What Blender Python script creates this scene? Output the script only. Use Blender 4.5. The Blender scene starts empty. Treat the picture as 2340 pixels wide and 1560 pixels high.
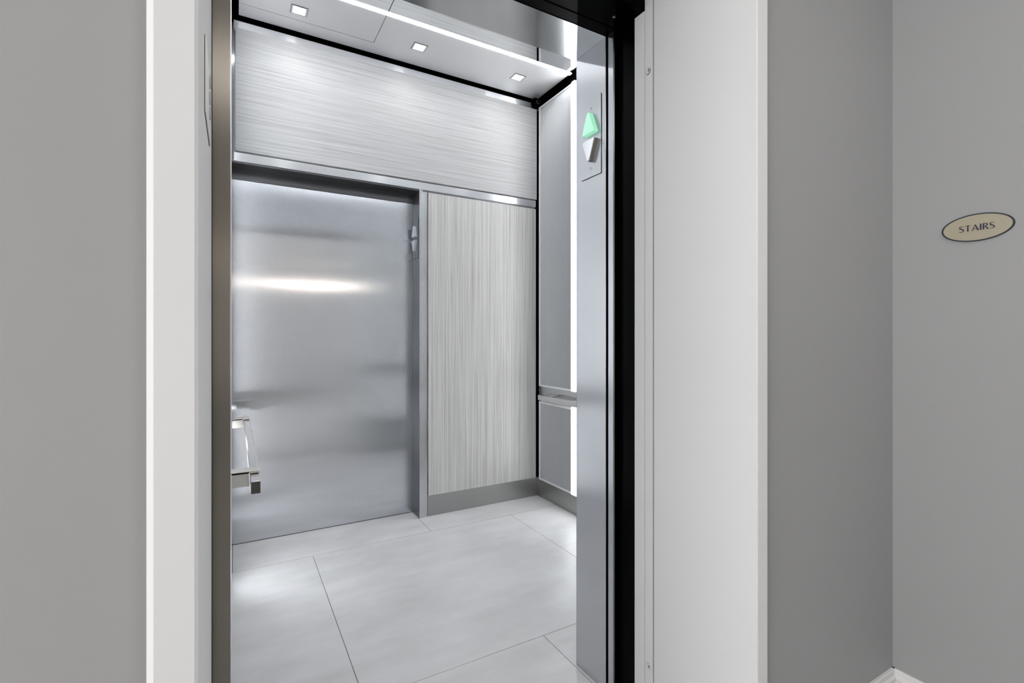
import bpy, bmesh, math
from mathutils import Vector, Matrix
SC = bpy.context.scene
COL = SC.collection

# ------------------------------------------------------------------ camera
F_PX, CX, HY = 1110.8, 1170.0, 768.0
YAW = math.atan(634 / 1110.8)
cam = bpy.data.cameras.new('camera'); camo = bpy.data.objects.new('camera', cam); COL.objects.link(camo)
cam.sensor_fit = 'HORIZONTAL'; cam.sensor_width = 36; cam.lens = F_PX / 2340 * 36
cam.shift_y = (HY - 780) / 2340
cam.clip_start = .02
camo.location = (0, 0, 1.2); camo.rotation_euler = (math.pi / 2, 0, -YAW)
SC.camera = camo

# ------------------------------------------------------------------ world, exposure
w = bpy.data.worlds.new('world'); SC.world = w; w.use_nodes = True
w.node_tree.nodes['Background'].inputs[0].default_value = (.9, .95, 1, 1)
w.node_tree.nodes['Background'].inputs[1].default_value = .3
SC.view_settings.view_transform = 'Standard'; SC.view_settings.look = 'None'
SC.view_settings.exposure = 0; SC.view_settings.gamma = 1; SC.view_settings.use_curve_mapping = False
HALL_L, LED_L, DOWN_W, WARM_L, FILL_L = 10.2, 34.0, .35, 42.0, 11.0

# ------------------------------------------------------------------ materials
def new_mat(name):
    m = bpy.data.materials.new(name); m.use_nodes = True
    return m, m.node_tree.nodes, m.node_tree.links, m.node_tree.nodes['Principled BSDF']

def plain(name, col, rough=.5, metal=0, emis=None, estr=0, spec=.5):
    m, n, l, b = new_mat(name)
    b.inputs['Base Color'].default_value = (*col, 1); b.inputs['Roughness'].default_value = rough
    b.inputs['Metallic'].default_value = metal; b.inputs['Specular IOR Level'].default_value = spec
    if emis: b.inputs['Emission Color'].default_value = (*emis, 1); b.inputs['Emission Strength'].default_value = estr
    return m

def coords(n, l, scale):
    tc = n.new('ShaderNodeTexCoord'); mp = n.new('ShaderNodeMapping'); mp.inputs['Scale'].default_value = scale
    l.new(tc.outputs['Object'], mp.inputs[0]); return mp.outputs[0]

def noise(n, l, vec, scale, detail=3, rough=.5):
    t = n.new('ShaderNodeTexNoise'); t.inputs['Scale'].default_value = scale; t.inputs['Detail'].default_value = detail
    t.inputs['Roughness'].default_value = rough; l.new(vec, t.inputs['Vector']); return t.outputs[0]

def paint(name, col, rough=.55, bump=.02):
    m, n, l, b = new_mat(name)
    v = coords(n, l, (1, 1, 1)); f = noise(n, l, v, 220, 2)
    bp = n.new('ShaderNodeBump'); bp.inputs['Strength'].default_value = bump; bp.inputs['Distance'].default_value = .002
    l.new(f, bp.inputs['Height']); l.new(bp.outputs[0], b.inputs['Normal'])
    c = noise(n, l, v, 1.7, 2); r = n.new('ShaderNodeMapRange'); l.new(c, r.inputs[0])
    r.inputs[3].default_value = .97; r.inputs[4].default_value = 1.03
    mx = n.new('ShaderNodeVectorMath'); mx.operation = 'SCALE'; mx.inputs[0].default_value = col
    l.new(r.outputs[0], mx.inputs['Scale']); l.new(mx.outputs[0], b.inputs['Base Color'])
    b.inputs['Roughness'].default_value = rough; b.inputs['Specular IOR Level'].default_value = .25
    return m

def steel(name, col=(.62, .64, .67), rough=.2, aniso=.7, rot=0.0, wave=0.0, wscale=(1, 1, 1), streak=(1, 1, 1), samt=.05):
    """brushed stainless: UV tangent anisotropy, fine streak colour, slow waviness of the sheet"""
    m, n, l, b = new_mat(name)
    b.inputs['Metallic'].default_value = 1
    v = coords(n, l, streak); s = noise(n, l, v, 1, 3)
    r = n.new('ShaderNodeMapRange'); r.inputs[1].default_value = .3; r.inputs[2].default_value = .7
    l.new(s, r.inputs[0]); r.inputs[3].default_value = 1 - samt; r.inputs[4].default_value = 1 + samt
    mx = n.new('ShaderNodeVectorMath'); mx.operation = 'SCALE'; mx.inputs[0].default_value = col
    l.new(r.outputs[0], mx.inputs['Scale']); l.new(mx.outputs[0], b.inputs['Base Color'])
    b.inputs['Roughness'].default_value = rough; b.inputs['Anisotropic'].default_value = aniso
    b.inputs['Anisotropic Rotation'].default_value = rot
    tg = n.new('ShaderNodeTangent'); tg.direction_type = 'UV_MAP'; tg.uv_map = 'UVMap'
    l.new(tg.outputs[0], b.inputs['Tangent'])
    if wave:
        vv = coords(n, l, wscale); h = noise(n, l, vv, 1, 0)
        bp = n.new('ShaderNodeBump'); bp.inputs['Strength'].default_value = 1; bp.inputs['Distance'].default_value = wave
        l.new(h, bp.inputs['Height']); l.new(bp.outputs[0], b.inputs['Normal'])
    return m

def laminate(name, sc1, sc2, lo, hi, line):
    """linear grain laminate: two stretched noises, thin darker lines"""
    m, n, l, b = new_mat(name)
    a = noise(n, l, coords(n, l, sc1), 1, 4, .65); c = noise(n, l, coords(n, l, sc2), 1, 3, .7)
    mx = n.new('ShaderNodeMix'); mx.data_type = 'FLOAT'; mx.inputs[0].default_value = .45
    l.new(a, mx.inputs[2]); l.new(c, mx.inputs[3])
    cr = n.new('ShaderNodeValToRGB'); e = cr.color_ramp.elements
    e[0].position = .36; e[0].color = (*line, 1); e[1].position = .58; e[1].color = (*hi, 1)
    k = e.new(.44); k.color = (*lo, 1)
    l.new(mx.outputs[0], cr.inputs[0]); l.new(cr.outputs[0], b.inputs['Base Color'])
    b.inputs['Roughness'].default_value = .38
    bp = n.new('ShaderNodeBump'); bp.inputs['Strength'].default_value = .15; bp.inputs['Distance'].default_value = .001
    l.new(c, bp.inputs['Height']); l.new(bp.outputs[0], b.inputs['Normal'])
    return m

def tile_mat():
    m, n, l, b = new_mat('concrete_tile')
    a = noise(n, l, coords(n, l, (1, 1, 1)), 2.3, 5, .55); c = noise(n, l, coords(n, l, (.7, 2.2, 1)), 3.1, 4, .6)
    mx = n.new('ShaderNodeMix'); mx.data_type = 'FLOAT'; mx.inputs[0].default_value = .5
    l.new(a, mx.inputs[2]); l.new(c, mx.inputs[3])
    cr = n.new('ShaderNodeValToRGB'); e = cr.color_ramp.elements
    e[0].position = .34; e[0].color = (.56, .56, .56, 1); e[1].position = .6; e[1].color = (.70, .70, .71, 1)
    l.new(mx.outputs[0], cr.inputs[0]); l.new(cr.outputs[0], b.inputs['Base Color'])
    b.inputs['Roughness'].default_value = .42; b.inputs['Specular IOR Level'].default_value = .35
    return m

M = {}
M['grey'] = paint('grey_wall_paint', (.27, .27, .272))
M['white'] = paint('white_trim_paint', (.56, .56, .56), .75, .01)
M['ceil'] = paint('white_ceiling_paint', (.75, .75, .74))
M['carpet'] = paint('grey_carpet', (.45, .45, .45), .9, .4)
M['tile'] = tile_mat()
M['grout'] = plain('grout', (.10, .10, .10), .9)
M['black'] = plain('black_gloss_metal', (.0006, .0006, .0006), .3, 0, spec=.02)
M['void'] = plain('black_gap', (.001, .001, .001), .9, 0, spec=0)
M['steel_door'] = steel('brushed_steel_door', (.64, .655, .685), .165, 1, 0, .0013, (1.8, 1, .9), (260, 4, 4), .02)
M['steel_wall'] = steel('brushed_steel_wall', (.62, .63, .64), .26, 1, 0)
M['steel_jamb'] = steel('brushed_steel_jamb', (.65, .662, .69), .32, 1, 0)
M['steel_warm'] = steel('brushed_steel_bronze_tint', (.25, .225, .195), .32, 1, 0)
M['steel_strip'] = steel('polished_steel_strip', (.90, .915, .95), .33, 1, .25)
M['steel_dark'] = steel('shaded_dark_steel', (.15, .15, .155), .35, .8, 0)  # steel darkened for the shade under the rear door head
M['steel_return'] = steel('post_return_steel', (.24, .245, .255), .3, .9, 0)  # darker copy of the steel, shade of the post's side put into colour
M['steel_soffit'] = steel('polished_steel_soffit', (.56, .57, .58), .12, .2, .25)
M['steel_ceiling'] = steel('satin_steel_ceiling', (.84, .84, .85), .40, .8, .25)
M['mirror_ceiling'] = steel('polished_ceiling', (.80, .81, .82), .03, 0, 0)
M['steel_base'] = steel('brushed_steel_kick_plate', (.40, .40, .39), .28, .9, 0)
M['chrome'] = plain('satin_chrome', (.74, .75, .77), .14, 1)
M['bracket'] = plain('satin_bracket_steel', (.62, .60, .57), .3, 1)
M['cap'] = plain('dark_end_cap', (.07, .068, .06), .5, .3)
M['rib'] = plain('ribbed_metal', (.43, .435, .445), .42, .35)
M['side_satin'] = plain('pale_satin_panel', (.62, .65, .70), .45, .2)
M['frame'] = plain('light_aluminium_trim', (.80, .81, .82), .5, .1)
M['wood_h'] = laminate('grey_laminate_horizontal', (1.1, 1, 95), (3.0, 1, 420), (.47, .47, .472), (.58, .58, .58), (.34, .335, .33))
M['wood_v'] = laminate('grey_laminate_vertical', (110, 1, .8), (430, 1, 2.2), (.51, .50, .485), (.68, .67, .65), (.31, .29, .255))
M['led'] = plain('led_diffuser', (1, 1, 1), .5, 0, (.965, .982, 1), LED_L)
M['lens'] = plain('downlight_lens', (1, 1, 1), .5, 0, (1, .99, .96), 14)
M['green'] = plain('lit_green_lens', (.30, .55, .42), .25, 0, (.36, .90, .60), .62)
M['white_lens'] = plain('unlit_white_lens', (.52, .55, .59), .15, .1)
M['lens_side'] = plain('lens_edge', (.15, .14, .11), .5)
M['troffer'] = plain('troffer_diffuser', (1, 1, 1), .5, 0, (1, .985, .965), HALL_L)  # glow of the added hall ceiling panel
M['daylight'] = plain('bright_daylight_pane', (1, 1, 1), .5, 0, (1, .985, .975), FILL_L)  # glowing panes of the unseen added hall windows
M['daylight_dim'] = plain('soft_daylight_pane', (1, 1, 1), .5, 0, (1, .985, .975), FILL_L*.33)
M['warm'] = plain('warm_linear_lamp', (1, 1, 1), .5, 0, (1, .88, .76), WARM_L)
M['sign_tan'] = plain('tan_sign_plate', (.285, .26, .19), .4)
M['sign_navy'] = plain('navy_border', (.006, .008, .022), .3)
M['ink'] = plain('dark_lettering', (.012, .008, .03), .4)
M['screw'] = plain('screw_steel', (.22, .22, .23), .3, 1)
M['screw_white'] = plain('painted_screw_cover', (.52, .52, .51), .45)
M['dark_slot'] = plain('dark_slot', (.02, .02, .02), .5)
M['plate_white'] = plain('painted_call_plate', (.57, .57, .56), .3)
M['plate_mark'] = plain('grey_call_plate_marking', (.38, .38, .38), .5)
M['sill'] = plain('aluminium_sill', (.45, .45, .45), .35, 1)

# ------------------------------------------------------------------ mesh helpers
def box(bm, x0, x1, y0, y1, z0, z1, mi=0):
    v = [bm.verts.new(p) for p in ((x0,y0,z0),(x1,y0,z0),(x1,y1,z0),(x0,y1,z0),(x0,y0,z1),(x1,y0,z1),(x1,y1,z1),(x0,y1,z1))]
    for q in ((3,2,1,0),(4,5,6,7),(0,1,5,4),(1,2,6,5),(2,3,7,6),(3,0,4,7)):
        bm.faces.new([v[i] for i in q]).material_index = mi
    return bm

def prism(bm, pts, axis, a, b, mi=0):
    """extrude a 2-D polygon along an axis. pts are the other two coordinates in x,y,z order"""
    def P(p, c):
        return {'x': (c, p[0], p[1]), 'y': (p[0], c, p[1]), 'z': (p[0], p[1], c)}[axis]
    A = [bm.verts.new(P(p, a)) for p in pts]; B = [bm.verts.new(P(p, b)) for p in pts]
    bm.faces.new(A).material_index = mi; bm.faces.new(B[::-1]).material_index = mi
    for i in range(len(pts)):
        j = (i + 1) % len(pts); bm.faces.new([A[i], B[i], B[j], A[j]]).material_index = mi
    return bm

def disc(cy, cz, ry, rz, n=48):
    return [(cy + ry * math.cos(2*math.pi*i/n), cz + rz * math.sin(2*math.pi*i/n)) for i in range(n)]

def make(name, bm, mats, parent=None, bevel=0, smooth=False):
    bmesh.ops.recalc_face_normals(bm, faces=bm.faces[:])
    uv = bm.loops.layers.uv.new('UVMap')
    for f in bm.faces:
        nx, ny, nz = map(abs, f.normal)
        for lp in f.loops:
            c = lp.vert.co
            lp[uv].uv = (c.x, c.z) if ny >= nx and ny >= nz else ((c.y, c.z) if nx >= nz else (c.x, c.y))
        f.smooth = smooth
    if parent:
        q = -parent.location
        if parent.parent: q = q - parent.parent.location
        bmesh.ops.translate(bm, verts=bm.verts[:], vec=q)
    me = bpy.data.meshes.new(name); bm.to_mesh(me); bm.free()
    for m in (mats if isinstance(mats, (list, tuple)) else [mats]): me.materials.append(M[m])
    o = bpy.data.objects.new(name, me); COL.objects.link(o)
    if parent:
        o.parent = parent
    if bevel:
        b = o.modifiers.new('bevel', 'BEVEL'); b.width = bevel; b.segments = 2; b.limit_method = 'ANGLE'
    return o

def B(name, m, *bx, parent=None, bevel=0):
    bm = bmesh.new()
    for q in bx: box(bm, *q)
    return make(name, bm, m, parent, bevel)

def struct(o): o['kind'] = 'structure'; return o

def tag(o, label, cat, group=None):
    o['label'] = label; o['category'] = cat
    if group: o['group'] = group
    return o

def thing(name, loc, label, cat, group=None):
    o = bpy.data.objects.new(name, None); o.empty_display_size = .05; o.location = loc; COL.objects.link(o)
    bpy.context.view_layer.update()
    return tag(o, label, cat, group)

def copy_tree(o, parent=None):
    c = o.copy(); COL.objects.link(c)
    if parent: c.parent = parent
    for ch in o.children: copy_tree(ch, c)
    return c

# ------------------------------------------------------------------ key planes (metres)
YC, YW, YR1 = .732, .75, 1.15           # casing face, hall wall, end of white reveal
XL, XR = -.040, 1.105                   # white reveal sides
JL, JR = -.0065, 1.085                  # stainless jambs
YJ0, YJ1 = 1.265, 1.425                 # cab return
ZS = 2.208                              # soffit
YB = 3.09                               # face of back wall panels
YD = 3.219                              # rear door plane
WR, WL = 2.0, -.024                     # cab side walls
ZC = 2.97                               # cab ceiling
XST = 1.836                             # stair-side wall
HZ = 2.75

# ------------------------------------------------------------------ hall shell
struct(B('wall_front_left', 'grey', (-3.2, -.09, YW, YW+.16, 0, HZ)))
struct(B('wall_front_right', 'grey', (1.15, XST+.12, YW, YW+.16, 0, HZ)))
struct(B('wall_front_header', 'grey', (-.09, 1.15, YW, YW+.16, 2.36, HZ)))
struct(B('wall_right', 'grey', (XST, XST+.12, -.35, YW, 0, HZ)))
struct(B('wall_far_right', 'grey', (4.4, 4.5, -5.4, -4.8, 0, HZ), (4.4, 4.5, -1.4, -.23, 0, HZ), (4.4, 4.5, -4.8, -1.4, 0, .5), (4.4, 4.5, -4.8, -1.4, 2.4, HZ), (XST+.12, 4.4, -.35, -.23, 0, HZ)))
wn = struct(thing('window_2', (4.45, -3.1, .5), '', '')); del wn['label']; del wn['category']  # unseen window added to brighten the left reveal
B('window_frame', 'white', (4.4, 4.48, -4.8, -4.74, .5, 2.4), (4.4, 4.48, -1.46, -1.4, .5, 2.4), (4.4, 4.48, -4.74, -1.46, .5, .56), (4.4, 4.48, -4.74, -1.46, 2.34, 2.4), (4.41, 4.48, -3.13, -3.07, .56, 2.34), parent=wn)
B('pane', 'daylight_dim', (4.46, 4.47, -4.74, -1.46, .56, 2.34), parent=wn)
struct(B('wall_left', 'grey', (-3.3, -3.2, -5.4, -2.0, 0, HZ), (-3.3, -3.2, .7, YW+.16, 0, HZ), (-3.3, -3.2, -2.0, .7, 0, .5), (-3.3, -3.2, -2.0, .7, 2.4, HZ)))
wn = struct(thing('window_1', (-3.25, -.65, .5), '', '')); del wn['label']; del wn['category']  # unseen window added to brighten the right reveal
B('window_frame', 'white', (-3.28, -3.2, -2.0, -1.94, .5, 2.4), (-3.28, -3.2, .64, .7, .5, 2.4), (-3.28, -3.2, -1.94, .64, .5, .56), (-3.28, -3.2, -1.94, .64, 2.34, 2.4), (-3.28, -3.21, -.68, -.62, .56, 2.34), parent=wn)
B('pane', 'daylight', (-3.27, -3.26, -1.94, .64, .56, 2.34), parent=wn)
struct(B('wall_behind', 'white', (-3.3, 4.5, -5.5, -5.4, 0, HZ)))
struct(B('ceiling_hall', 'ceil', (-3.3, 4.5, -5.5, YW+.16, HZ, HZ+.1)))
struct(B('floor_hall', 'carpet', (-3.3, 4.5, -5.5, 1.0, -.1, -.001)))

# white surround of the opening
def surround():
    # stepped casing profile, with a small eased outer edge, each side then head
    bm = bmesh.new()
    prism(bm, [(XL, YC+.002), (XL-.004, YC), (XL-.046, YC), (XL-.0535, YC+.005), (XL-.0535, YW+.001), (XL, YW+.001)], 'z', 0, 2.36)
    struct(make('trim_1', bm, 'white'))
    bm = bmesh.new()
    prism(bm, [(XR, YC+.002), (XR+.003, YC), (XR+.041, YC), (XR+.047, YC+.004), (XR+.047, YW+.001), (XR, YW+.001)], 'z', 0, 2.36)
    struct(make('trim_2', bm, 'white'))
    struct(B('trim_3', 'white', (XL-.054, XR+.048, YC, YW+.001, 2.30, 2.36)))
    # reveal boards
    struct(B('trim_4', 'white', (XL-.03, XL, YW, YR1, 0, 2.30), bevel=.001))
    struct(B('trim_5', 'white', (XR, XR+.03, YW, 1.0675, 0, 2.30), bevel=.001))
    struct(B('trim_6', 'white', (XL, XR, YW, 1.105, 2.30, 2.36)))
    # stop strip with crease beyond a narrow groove
    struct(B('trim_7', 'white', (XR+.001, XR+.03, 1.0735, 1.1065, 0, 2.30), (XR, XR+.03, 1.1075, YR1, 0, 2.21), bevel=.0012))
    struct(B('trim_8', 'dark_slot', (XR+.008, XR+.03, 1.0675, 1.0735, 0, 2.30)))
surround()

# baseboards with moulded profile
def base_profile():
    return [(0,0), (.018,0), (.018,.100), (.0125,.1035), (.0125,.108), (.0155,.1115), (.0155,.1185), (.009,.1225), (.009,.137), (.007,.140), (0,.140)]
bm = bmesh.new(); prism(bm, [(YW-a, z) for a, z in base_profile()], 'x', XR+.0475, XST); struct(make('baseboard_front', bm, 'white'))
bm = bmesh.new(); prism(bm, [(XST-a, z) for a, z in base_profile()], 'y', -.35, YW); struct(make('baseboard_right', bm, 'white'))
bm = bmesh.new(); prism(bm, [(YW-a, z) for a, z in base_profile()], 'x', -3.2, XL-.054); struct(make('baseboard_left', bm, 'white'))

# unseen ceiling panel added for brightness; linear lamp inferred from the door streak
tro = thing('ceiling_troffer', (1.2, -.7, HZ), 'white recessed panel light in the hall ceiling nearest the elevator', 'ceiling light')
B('frame', 'white', (.56,1.83,-1.02,-1.00,HZ-.02,HZ-.001), (.56,1.83,-.40,-.38,HZ-.02,HZ-.001), (.56,.58,-1.0,-.4,HZ-.02,HZ-.001), (1.81,1.83,-1.0,-.4,HZ-.02,HZ-.001), parent=tro)
B('diffuser', 'troffer', (.58,1.81,-1.0,-.4,HZ-.012,HZ-.002), parent=tro)
wl = thing('linear_lamp', (1.0, -5.3, 2.2), 'long warm linear lamp on the far hall wall', 'lamp')
B('housing', 'white', (.40, 2.95, -5.40, -5.34, 2.33, 2.385), parent=wl)
B('diffuser', 'warm', (.85, 2.93, -5.34, -5.33, 2.348, 2.368), parent=wl)

# ------------------------------------------------------------------ STAIRS sign
def ellipse_ring(bm, cy, cz, r0, r1, x0, x1, n=72):
    ring = []
    for i in range(n):
        a = 2*math.pi*i/n; c, s = math.cos(a), math.sin(a)
        ring.append([bm.verts.new((x, cy + r[0]*c, cz + r[1]*s)) for x, r in ((x0, r0), (x1, r0), (x1, r1), (x0, r1))])
    for i in range(n):
        A, C = ring[i], ring[(i+1) % n]
        for k in range(4): bm.faces.new([A[k], A[(k+1) % 4], C[(k+1) % 4], C[k]])
sg = thing('stairs_sign', (XST, .545, 1.51), 'oval tan sign reading STAIRS with a dark border on grey wall', 'sign')
SY, SZ, RY, RZ = .5455, 1.5095, .0785, .0390
bm = bmesh.new(); prism(bm, disc(SY, SZ, RY-.001, RZ-.001, 72), 'x', XST-.004, XST); make('plate', bm, 'sign_tan', sg)
bm = bmesh.new(); ellipse_ring(bm, SY, SZ, (RY, RZ), (RY-.0040, RZ-.0030), XST-.0045, XST); make('border', bm, 'sign_navy', sg)

def stroke(pts, wd):
    """ribbon polygon quads along pts with widths wd"""
    out = []
    n = len(pts)
    L, R = [], []
    for i, p in enumerate(pts):
        a = pts[max(i-1, 0)]; b = pts[min(i+1, n-1)]
        dx, dy = b[0]-a[0], b[1]-a[1]; q = math.hypot(dx, dy) or 1
        nx, ny = -dy/q, dx/q; h = wd[i]*.60
        L.append((p[0]+nx*h, p[1]+ny*h)); R.append((p[0]-nx*h, p[1]-ny*h))
    return [[L[i], L[i+1], R[i+1], R[i]] for i in range(n-1)]
def smooth_pts(c, wd, k=6):
    P, W = [], []
    for i in range(len(c)-1):
        p0, p1, p2, p3 = c[max(i-1,0)], c[i], c[i+1], c[min(i+2,len(c)-1)]
        for j in range(k):
            t = j/k
            f = lambda a,b,cc,d: .5*((2*b)+(-a+cc)*t+(2*a-5*b+4*cc-d)*t*t+(-a+3*b-3*cc+d)*t**3)
            P.append((f(p0[0],p1[0],p2[0],p3[0]), f(p0[1],p1[1],p2[1],p3[1]))); W.append(wd[i]*(1-t)+wd[i+1]*t)
    P.append(c[-1]); W.append(wd[-1]); return P, W
TH, TN = .135, .06
def gS():
    p, ww = smooth_pts([(.50,.84),(.40,.945),(.26,.965),(.12,.90),(.07,.76),(.14,.62),(.30,.52),(.46,.41),(.53,.26),(.46,.10),(.30,.03),(.13,.05),(.04,.15)],
                       [.05,.05,.06,.08,.11,.13,.14,.13,.11,.08,.06,.05,.05]); return stroke(p, ww), .58
def gT(): return stroke([(0,.965),(.62,.965)], [.065,.065]) + stroke([(.31,.96),(.31,0)], [.12,.145]), .62
def gA(): return stroke([(.40,1.0),(.04,0)], [.05,.07]) + stroke([(.38,1.0),(.74,0)], [.10,.16]) + stroke([(.17,.33),(.60,.33)], [.06,.06]), .78
def gI(): return stroke([(.08,1.0),(.08,0)], [.15,.15]), .16
def gR():
    p, ww = smooth_pts([(.08,.96),(.28,.965),(.44,.90),(.49,.75),(.43,.60),(.27,.52),(.10,.51)], [.06,.065,.10,.13,.10,.065,.06])
    return stroke([(.08,1.0),(.08,0)], [.135,.145]) + stroke(p, ww) + stroke([(.27,.53),(.62,.0)], [.11,.16]), .60
cap = .0172; gap = .155
gl = [gS(), gT(), gA(), gI(), gR(), gS()]
tot = sum(g[1] for g in gl) + gap*5
xx = 0
sy = .0765 / tot
for (quads, wdt), nm in zip(gl, 'STAIRS'):
    bm = bmesh.new()
    for q in quads:
        # text runs towards the camera: decreasing y
        pts = [(SY + .0382 - (xx + a)*sy, SZ - .0088 + bb*cap) for a, bb in q]
        prism(bm, pts, 'x', XST-.0052, XST-.004)
    make('letter', bm, 'ink', sg); xx += wdt + gap

# ------------------------------------------------------------------ call plate on left reveal
cp = thing('call_station', (XL, .95, 1.6), 'flat pale call station plate on the left white reveal', 'call station')
B('plate', 'plate_white', (XL, XL+.0022, .877, 1.030, 1.543, 1.660), parent=cp, bevel=.0008)
B('shadow_gap', 'dark_slot', (XL, XL+.0009, .8757, .877, 1.5425, 1.660), (XL, XL+.0009, .877, 1.030, 1.5417, 1.543), parent=cp)  # thin dark strips drawn as shadow along the plate edges
bm = bmesh.new()
for z in (1.652, 1.624, 1.597): prism(bm, disc(1.000, z-.008, .010, .011, 20), 'x', XL+.0022, XL+.004)
make('button', bm, 'plate_mark', cp)

# painted screw covers on the right stop strip
for i, (z, lab) in enumerate(((2.015, 'small round painted screw high on the right white stop strip'), (.185, 'small round painted screw low on the right white stop strip'))):
    s = thing('screw_cover', (XR, 1.092, z), lab, 'screw', 'painted screws on the right stop strip')
    bm = bmesh.new(); prism(bm, disc(1.092, z, .0095, .0105, 28), 'x', XR+.001-.0012, XR+.003); make('rim', bm, 'dark_slot' if z > 1 else 'plate_mark', s)
    bm = bmesh.new(); prism(bm, disc(1.092, z, .0083, .0092, 28), 'x', XR+.001-.002, XR+.001); hd = make('cap', bm, 'screw_white', s)
    bm = bmesh.new(); prism(bm, disc(1.088, z+.001, .002, .0038, 12), 'x', XR-.0016, XR-.0005); make('slot', bm, 'dark_slot', s)

# ------------------------------------------------------------------ black landing frame
bf = thing('black_door_frame', (XR, YR1, 0), 'black painted steel door frame inside the white reveal', 'door frame')
B('header', 'black', (XL, XR+.03, 1.107, 1.222, 2.2125, 2.36), (JL-.03, JR+.05, 1.222, YJ0, ZS+.002, 2.36), parent=bf, bevel=.002)
B('jamb', 'black', (XR, XR+.03, YR1+.001, 1.235, 0, 2.2125), (JR+.006, XR+.001, 1.2285, 1.235, 0, 2.2125), parent=bf)
bm = bmesh.new()
prism(bm, disc(1.035, 1.165, .006, .006, 6), 'z', 2.2005, 2.2125); make('bolt', bm, 'chrome', bf)
# ------------------------------------------------------------------ stainless entrance
ef = thing('elevator_door_frame', (JR, YJ0, 0), 'brushed stainless steel elevator entrance frame with polished soffit', 'door frame')
B('jamb', 'steel_jamb', (JR, JR+.03, YJ0, YJ1, 0, ZS), parent=ef, bevel=.001)
B('jamb', 'steel_jamb', (JL-.03, JL, YJ0, YJ1, 0, ZS), parent=ef, bevel=.001)
B('soffit', 'steel_soffit', (JL-.03, JR+.03, YJ0, YJ1+.005, ZS, ZS+.03), parent=ef)
ls = thing('landing_jamb', (JR, 1.23, 0), 'narrow stainless steel landing strip before the right cab jamb', 'door jamb')
B('strip', 'steel_jamb', (JR, JR+.006, 1.2275, 1.2515, 0, ZS), parent=ls)
B('seal', 'void', (JR+.002, JR+.02, 1.2515, YJ0, 0, ZS), parent=ls)
lj = thing('landing_jamb', (XL, 1.16, 0), 'bronze-toned stainless steel landing jamb beside the left white reveal', 'door jamb')
B('face', 'steel_warm', (XL-.01, JL-.0005, 1.1600, 1.19, 0, 2.2125), parent=lj, bevel=.0015)
B('side', 'steel_strip', (JL-.02, JL, 1.192, YJ0, 0, ZS), parent=lj, bevel=.0015)
B('seal', 'void', (XL-.01, XL+.0009, 1.1505, 1.1598, 0, 2.2125), parent=lj)
struct(B('threshold_sill', 'sill', (XL, XR, 1.0, YJ0, -.03, -.001)))

# ------------------------------------------------------------------ cab shell
def floor_cab():
    bm = bmesh.new(); g = .0013
    box(bm, WL-.2, WR+.1, YJ0, 3.25, -.06, -.002, 1)
    rows = [(YJ0, 1.632, (WL-.1, -.16, 1.076, WR+.05)), (1.632, 2.845, (WL-.1, .372, 1.612, WR+.05)), (2.845, 3.24, (WL-.1, -.01+.0, 1.051, WR+.05))]
    for y0, y1, xs in rows:
        for a, b in zip(xs, xs[1:]): box(bm, a+g, b-g, y0+g, y1-g, -.01, 0, 0)
    return make('floor', bm, ['tile', 'grout'])
struct(floor_cab())
struct(B('wall_cab_left', 'steel_wall', (WL-.08, WL, YJ1, 3.25, 0, ZC+.15)))
struct(B('wall_cab_right', 'steel_wall', (WR, WR+.08, YJ1, 3.25, 0, 2.925)))
struct(B('wall_cab_right_top', 'void', (WR, WR+.08, YJ1, 3.25, 2.925, ZC+.15)))
struct(B('wall_cab_front_right', 'steel_wall', (JR+.03, WR, YJ1-.03, YJ1, 0, ZC+.15), (JR, JR+.03, YJ1+.0005, YJ1+.001, 0, ZS)))
struct(B('wall_cab_front_header', 'steel_wall', (JL-.03, JR+.03, YJ1-.03, YJ1, ZS+.03, ZC+.15)))
# back wall backing, split around the rear door
struct(B('wall_cab_back', 'steel_wall', (1.058, WR, YB+.02, 3.25, 0, 2.95), (WL, 1.058, YB+.02, 3.25, 2.17, 2.95)))
struct(B('wall_cab_back_top', 'void', (WL, WR, YB+.02, 3.25, 2.95, ZC+.15)))
struct(B('ceiling_cab_top', 'void', (WL-.08, WR+.08, YJ1-.03, 3.25, ZC+.10, ZC+.15)))

for i, (z0, z1, lab) in enumerate(((.826, 2.918, 'tall pale satin panel on the left cab wall, seen edge-on above the handrail'), (.128, .712, 'short pale satin panel on the left cab wall, seen edge-on below the handrail'))):
    tag(B('side_panel', 'side_satin', (WL+.0005, WL+.010, YJ1+.1, 2.632, z0, z1), (WL+.0005, WL+.010, 2.672, 3.07, z0, z1)), lab, 'wall panel', 'satin panels on the left cab wall')
# rear door
d = struct(thing('door_1', (.5, YD, 0), '', '')); del d['label']; del d['category']
B('door_panel', 'steel_door', (WL-.02, 1.056, YD, YD+.03, .004, 2.15), parent=d)
B('bottom_gap', 'void', (WL-.02, 1.056, YD+.002, YD+.03, 0, .004), parent=d)
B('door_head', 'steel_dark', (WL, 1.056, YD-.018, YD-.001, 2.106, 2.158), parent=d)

# stainless frame stile and head lining at the rear door
st = thing('rear_door_frame', (1.075, YB, 0), 'stainless steel frame post and head around the rear elevator door', 'door frame')
B('post', 'steel_wall', (1.0580, 1.080, YB-.008, YD-.001, 0, 2.166), parent=st, bevel=.0005)
B('post_return', 'steel_return', (1.0565, 1.0580, YB-.0075, YD-.001, 0, 2.166), parent=st)  # thin skin carrying the darker shade of the post's side
B('post_cover', 'steel_wall', (1.081, 1.116, YB+.004, YB+.019, .0, 2.160), parent=st, bevel=.001)
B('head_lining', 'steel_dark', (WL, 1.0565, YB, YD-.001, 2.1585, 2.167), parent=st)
bm = bmesh.new(); prism(bm, disc(3.20, .272, .0035, .0035, 12), 'x', 1.0553, 1.0565); make('screw', bm, 'chrome', st)

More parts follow.
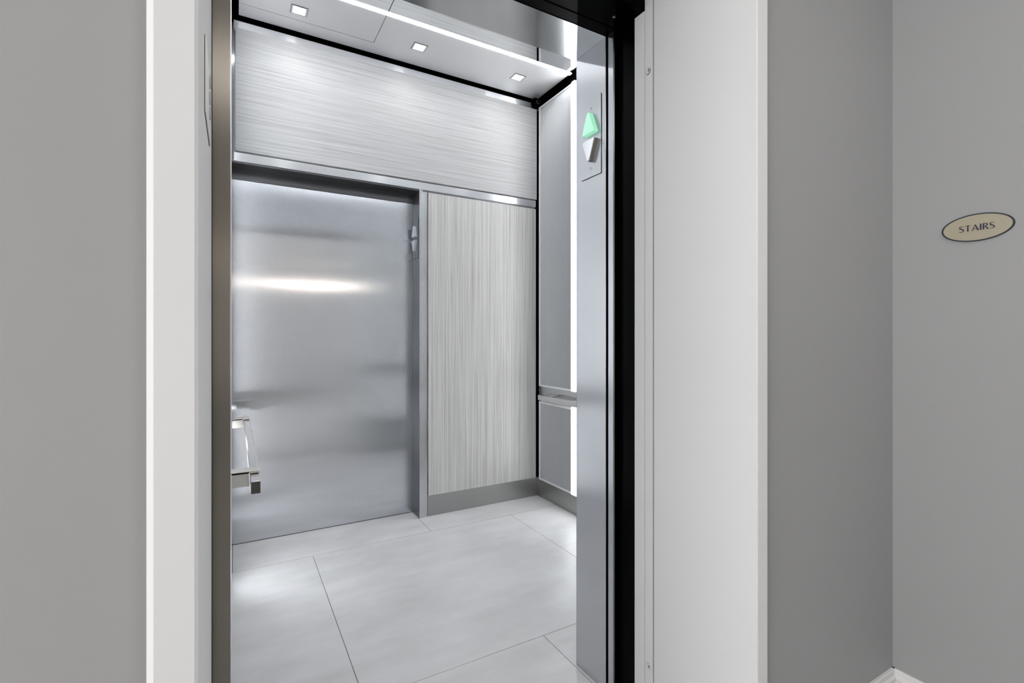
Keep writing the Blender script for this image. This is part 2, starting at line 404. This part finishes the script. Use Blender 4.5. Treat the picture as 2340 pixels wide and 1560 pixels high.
# horizontal stainless bands
tb = B('transom_band', 'steel_strip', (-.004, 1.966, YB-.006, YB+.0195, 2.1685, 2.216), bevel=.0012)
tag(tb, 'polished stainless band running below the horizontal-grain panel above the rear door', 'metal strip')
ub = B('upper_band', 'steel_strip', (-.004, 1.93, YB+.004, YB+.0195, 2.9065, 2.949))
tag(ub, 'polished stainless band between the horizontal-grain panel and the ceiling gap', 'metal strip')

# wood panels
p = B('wood_panel', 'wood_h', (.004, 1.9765, YB-.004, YB+.0195, 2.2275, 2.906), bevel=.001)
tag(p, 'wide pale grey laminate panel with horizontal grain above the rear door', 'wall panel')
p = B('wood_panel', 'wood_v', (1.1215, 1.9685, YB-.004, YB+.0195, .138, 2.1555), bevel=.001)
tag(p, 'tall pale grey laminate panel with vertical grain right of the rear door', 'wall panel')
g = B('corner_gap_strip', 'void', (1.9775, WR-.0005, YB+.002, YB+.0195, .14, 2.90)); tag(g, 'black recessed strip in the back right cab corner', 'corner strip')
kb = B('kick_plate', 'steel_base', (1.117, 1.985, YB+.002, YB+.0195, .001, .1375)); tag(kb, 'stainless kick plate under the vertical-grain laminate panel', 'kick plate')
kr = B('kick_plate', 'steel_base', (1.985, WR-.0005, YJ1+.01, YB+.0195, .001, .128), bevel=.002); tag(kr, 'stainless kick plate under the ribbed panel on the right cab wall', 'kick plate')

# ribbed side panels
def ribbed(z0, z1, label):
    y0, y1 = 2.672, 3.076; xf = WR-.012
    r = thing('ribbed_panel', (WR, (y0+y1)/2, z0), label, 'wall panel', 'ribbed panels on the right cab wall')
    f = .012; fb = .022
    B('trim_frame', 'frame', (xf, WR-.0005, y0, y1, z0, z0+f), (xf, WR-.0005, y0, y1, z1-f, z1), (xf, WR-.0005, y1-fb, y1, z0+f, z1-f), (xf, WR-.0005, y0, y0+f*.4, z0+f, z1-f), parent=r)
    bm = bmesh.new(); n = 34; pitch = (y1-fb-y0-f*.4)/n; pts = []
    for i in range(n):
        a = y0+f*.4+i*pitch
        pts += [(WR-.004, a), (WR-.0082, a+pitch*.25), (WR-.010, a+pitch*.5), (WR-.0082, a+pitch*.75)]
    pts.append((WR-.004, y1-fb)); pts += [(WR-.0005, y1-fb), (WR-.0005, y0+f*.4)]
    prism(bm, pts, 'z', z0+f, z1-f); make('ribbed_sheet', bm, 'rib', r)
ribbed(.826, 2.918, 'tall ribbed grey metal panel above the right handrail')
ribbed(.128, .712, 'short ribbed grey metal panel below the right handrail')

# ------------------------------------------------------------------ LED light lines
def led(name, label, *bx, grp=None):
    return tag(B(name, 'led', *bx), label, 'light strip', grp)
led('light_strip', 'glowing white LED line running across the cab ceiling', (.03, 1.972, 2.6425, 2.6675, ZC-.003, ZC-.0005))
led('light_strip', 'vertical white LED line beside the tall ribbed panel', (WR-.010, WR-.0005, 2.636, 2.668, .826, 2.925))
led('light_strip', 'vertical white LED line high on the left cab wall, seen edge-on', (WL+.0005, WL+.010, 2.636, 2.668, .826, 2.925))
led('light_strip', 'vertical white LED line low on the left cab wall, seen edge-on', (WL+.0005, WL+.010, 2.636, 2.668, .128, .722))
led('light_strip', 'vertical white LED line beside the short ribbed panel', (WR-.010, WR-.0005, 2.636, 2.668, .128, .722))

# ------------------------------------------------------------------ cab ceiling
def cab_ceiling():
    r = thing('ceiling_panel', (1, 2.3, ZC), 'suspended stainless steel cab ceiling panel with access hatch seams', 'ceiling panel')
    t = .012; g = .0018
    B('access_hatch', 'steel_ceiling', (.02, .729-g, 2.6675+g, 2.960-g, ZC, ZC+t), parent=r)
    B('satin_panel', 'steel_ceiling', (.729+g, 1.966, 2.6675+g, 3.072, ZC, ZC+t), (.02, .729+g, 2.960+g, 3.072, ZC, ZC+t), parent=r)
    B('polished_panel', 'mirror_ceiling', (.02, .729-g, YJ1+.05, 2.6425, ZC, ZC+t), (.729+g, 1.966, YJ1+.05, 2.6425, ZC, ZC+t), parent=r)
    B('seam_backing', 'void', (.02, 1.966, YJ1+.05, 3.072, ZC+t, ZC+t+.01), parent=r)
cab_ceiling()
dl = None
for i, (x, lab) in enumerate(((.305, 'square recessed downlight leftmost in the cab ceiling'), (.983, 'square recessed downlight in the middle of the cab ceiling'), (1.683, 'square recessed downlight rightmost in the cab ceiling'))):
    if dl is None:
        dl = thing('downlight', (x, 2.868, ZC), lab, 'ceiling light', 'square downlights in the cab ceiling')
        B('bezel', 'steel_ceiling', (x-.040, x+.040, 2.831, 2.839, ZC-.0022, ZC), (x-.040, x+.040, 2.897, 2.905, ZC-.0022, ZC),
          (x-.040, x-.032, 2.839, 2.897, ZC-.0022, ZC), (x+.032, x+.040, 2.839, 2.897, ZC-.0022, ZC), parent=dl)
        g = .0022; e = .0014
        B('edge_seam', 'void', (x-.040-g, x+.040+g, 2.831-g, 2.831, ZC-e, ZC-.0001), (x-.040-g, x+.040+g, 2.905, 2.905+g, ZC-e, ZC-.0001),
          (x-.040-g, x-.040, 2.831, 2.905, ZC-e, ZC-.0001), (x+.040, x+.040+g, 2.831, 2.905, ZC-e, ZC-.0001), parent=dl)
        B('lens', 'lens', (x-.029, x+.029, 2.840, 2.896, ZC-.0016, ZC-.0002), parent=dl)
    else:
        c = copy_tree(dl); c.location.x = x; c['label'] = lab
    la = bpy.data.lights.new('downlight_lamp', 'AREA'); la.shape = 'SQUARE'; la.size = .05; la.energy = DOWN_W; la.color = (1, .985, .95); la.spread = math.radians(125)
    lo = bpy.data.objects.new('downlight_lamp', la); lo.location = (x, 2.868, ZC-.004); COL.objects.link(lo)

# fastener ring in the corner
fk = thing('corner_fastener', (1.957, 3.05, 2.937), 'small black round fastener with a shiny ring in the back right ceiling corner', 'fastener')
bm = bmesh.new(); prism(bm, disc(1.957, 2.937, .010, .010, 24), 'y', 3.03, YB+.0035); make('body', bm, 'black', fk)
bm = bmesh.new()
ring = []
for i in range(32):
    a = 2*math.pi*i/32
    ring.append([bm.verts.new((1.957+r*math.cos(a), y, 2.937+r*math.sin(a))) for y, r in ((3.026,.013),(3.026,.0165),(3.032,.0165),(3.032,.013))])
for i in range(32):
    A, C = ring[i], ring[(i+1) % 32]
    for k in range(4): bm.faces.new([A[k], A[(k+1) % 4], C[(k+1) % 4], C[k]])
make('ring', bm, 'screw', fk)
B('bracket', 'black', (1.935, 1.9765, 3.05, YB+.0035, 2.952, ZC), parent=fk)

# ------------------------------------------------------------------ handrails
def handrail(wall, s, label, yend):
    """s = +1 rail stands to +x of the wall"""
    r = thing('handrail', (wall, 2.3, .75), label, 'handrail', 'cab handrails')
    X = lambda a, b: tuple(sorted((wall+s*a, wall+s*b)))
    a, b = X(.053, .080)
    B('rail', 'chrome', (a, b, yend, 2.985, .736, .774), parent=r, bevel=.003)
    e = B('end_cap', 'cap', (a+.0015, b-.0015, yend-.0012, yend, .7375, .7725), parent=r, bevel=.0015)
    for y in (1.705, 2.815):
        c, dd = X(0.001, .0805)
        B('bracket', 'bracket', (*X(.001, .051), y, y+.050, .737, .782), (c, dd, y, y+.050, .7755, .784), parent=r, bevel=.001)
    return r
handrail(WL+.012, 1, 'flat stainless handrail on the left cab wall with open end facing the door', 1.615)
handrail(WR, -1, 'flat stainless handrail on the right cab wall between the ribbed panels', 1.615)

# ------------------------------------------------------------------ direction indicators
def tri(cy, z0, z1, half, up):
    t = .006
    zb, zt = (z0, z1) if up else (z1, z0)
    k = 1 if up else -1
    return [(cy-half, zb+k*.001), (cy-half+.004, zb), (cy+half-.004, zb), (cy+half, zb+k*.005), (cy+t, zt-k*.002), (cy+t*.5, zt), (cy-t*.5, zt), (cy-t, zt-k*.002), (cy-half, zb+k*.005)]
def lens_mesh(cy, z0, z1, up, x, p):
    bm = bmesh.new(); P = tri(cy, z0, z1, .033, up)
    c = (cy, (z0*2+z1)/3 if up else (z0+2*z1)/3)
    Fp = [(c[0]+(a-c[0])*.95, c[1]+(b-c[1])*.95) for a, b in P]
    A = [bm.verts.new((x, a, b)) for a, b in P]; Bv = [bm.verts.new((x-p+.002, a, b)) for a, b in P]; C = [bm.verts.new((x-p, a, b)) for a, b in Fp]
    n = len(P); bm.faces.new(C)
    for i in range(n):
        j = (i+1) % n
        f = bm.faces.new([A[i], A[j], Bv[j], Bv[i]]); f.material_index = 1
        bm.faces.new([Bv[i], Bv[j], C[j], C[i]])
    return bm
def indicator(x, cy, dz, lit, label, plate):
    y0, y1, z0, z1 = plate
    r = thing('direction_indicator', (x, cy, z0), label, 'elevator indicator', 'elevator direction indicators')
    B('plate', 'steel_jamb' if lit else 'steel_return', (x-.0022, x-.0002, y0, y1, z0, z1), parent=r, bevel=.0004)
    B('shadow_gap', 'void', (x-.0014, x-.0002, y0-.0018, y0, z0-.001, z1), (x-.0014, x-.0002, y0, y1, z0-.0016, z0), parent=r)  # dark strips drawing the shadow lines beside and below the plate
    xs = x-.0022
    u = make('up_arrow', lens_mesh(cy, 1.903+dz, 1.977+dz, True, xs, .017), ['green', 'green'] if lit else ['white_lens', 'white_lens'], r)
    dn = make('down_arrow', lens_mesh(cy, 1.808+dz, 1.881+dz, False, xs, .017), ['white_lens', 'lens_side'] if lit else ['white_lens', 'white_lens'], r)
    if lit: u['label'] = 'lit green up arrow'
    for z in (1.996+dz, 1.786+dz):
        bm = bmesh.new(); prism(bm, disc(cy+.003, z, .0042, .0042, 16), 'x', xs-.001, xs); make('screw', bm, 'screw' if lit else 'chrome', r)
indicator(JR, 1.336, 0, True, 'arrow indicator with lit green up arrow on right entrance jamb', (1.287, 1.392, 1.757, 2.028))
indicator(1.0565, 3.155, -.040, False, 'unlit arrow indicator on the post beside the rear door', (3.102, 3.208, 1.722, 1.985))
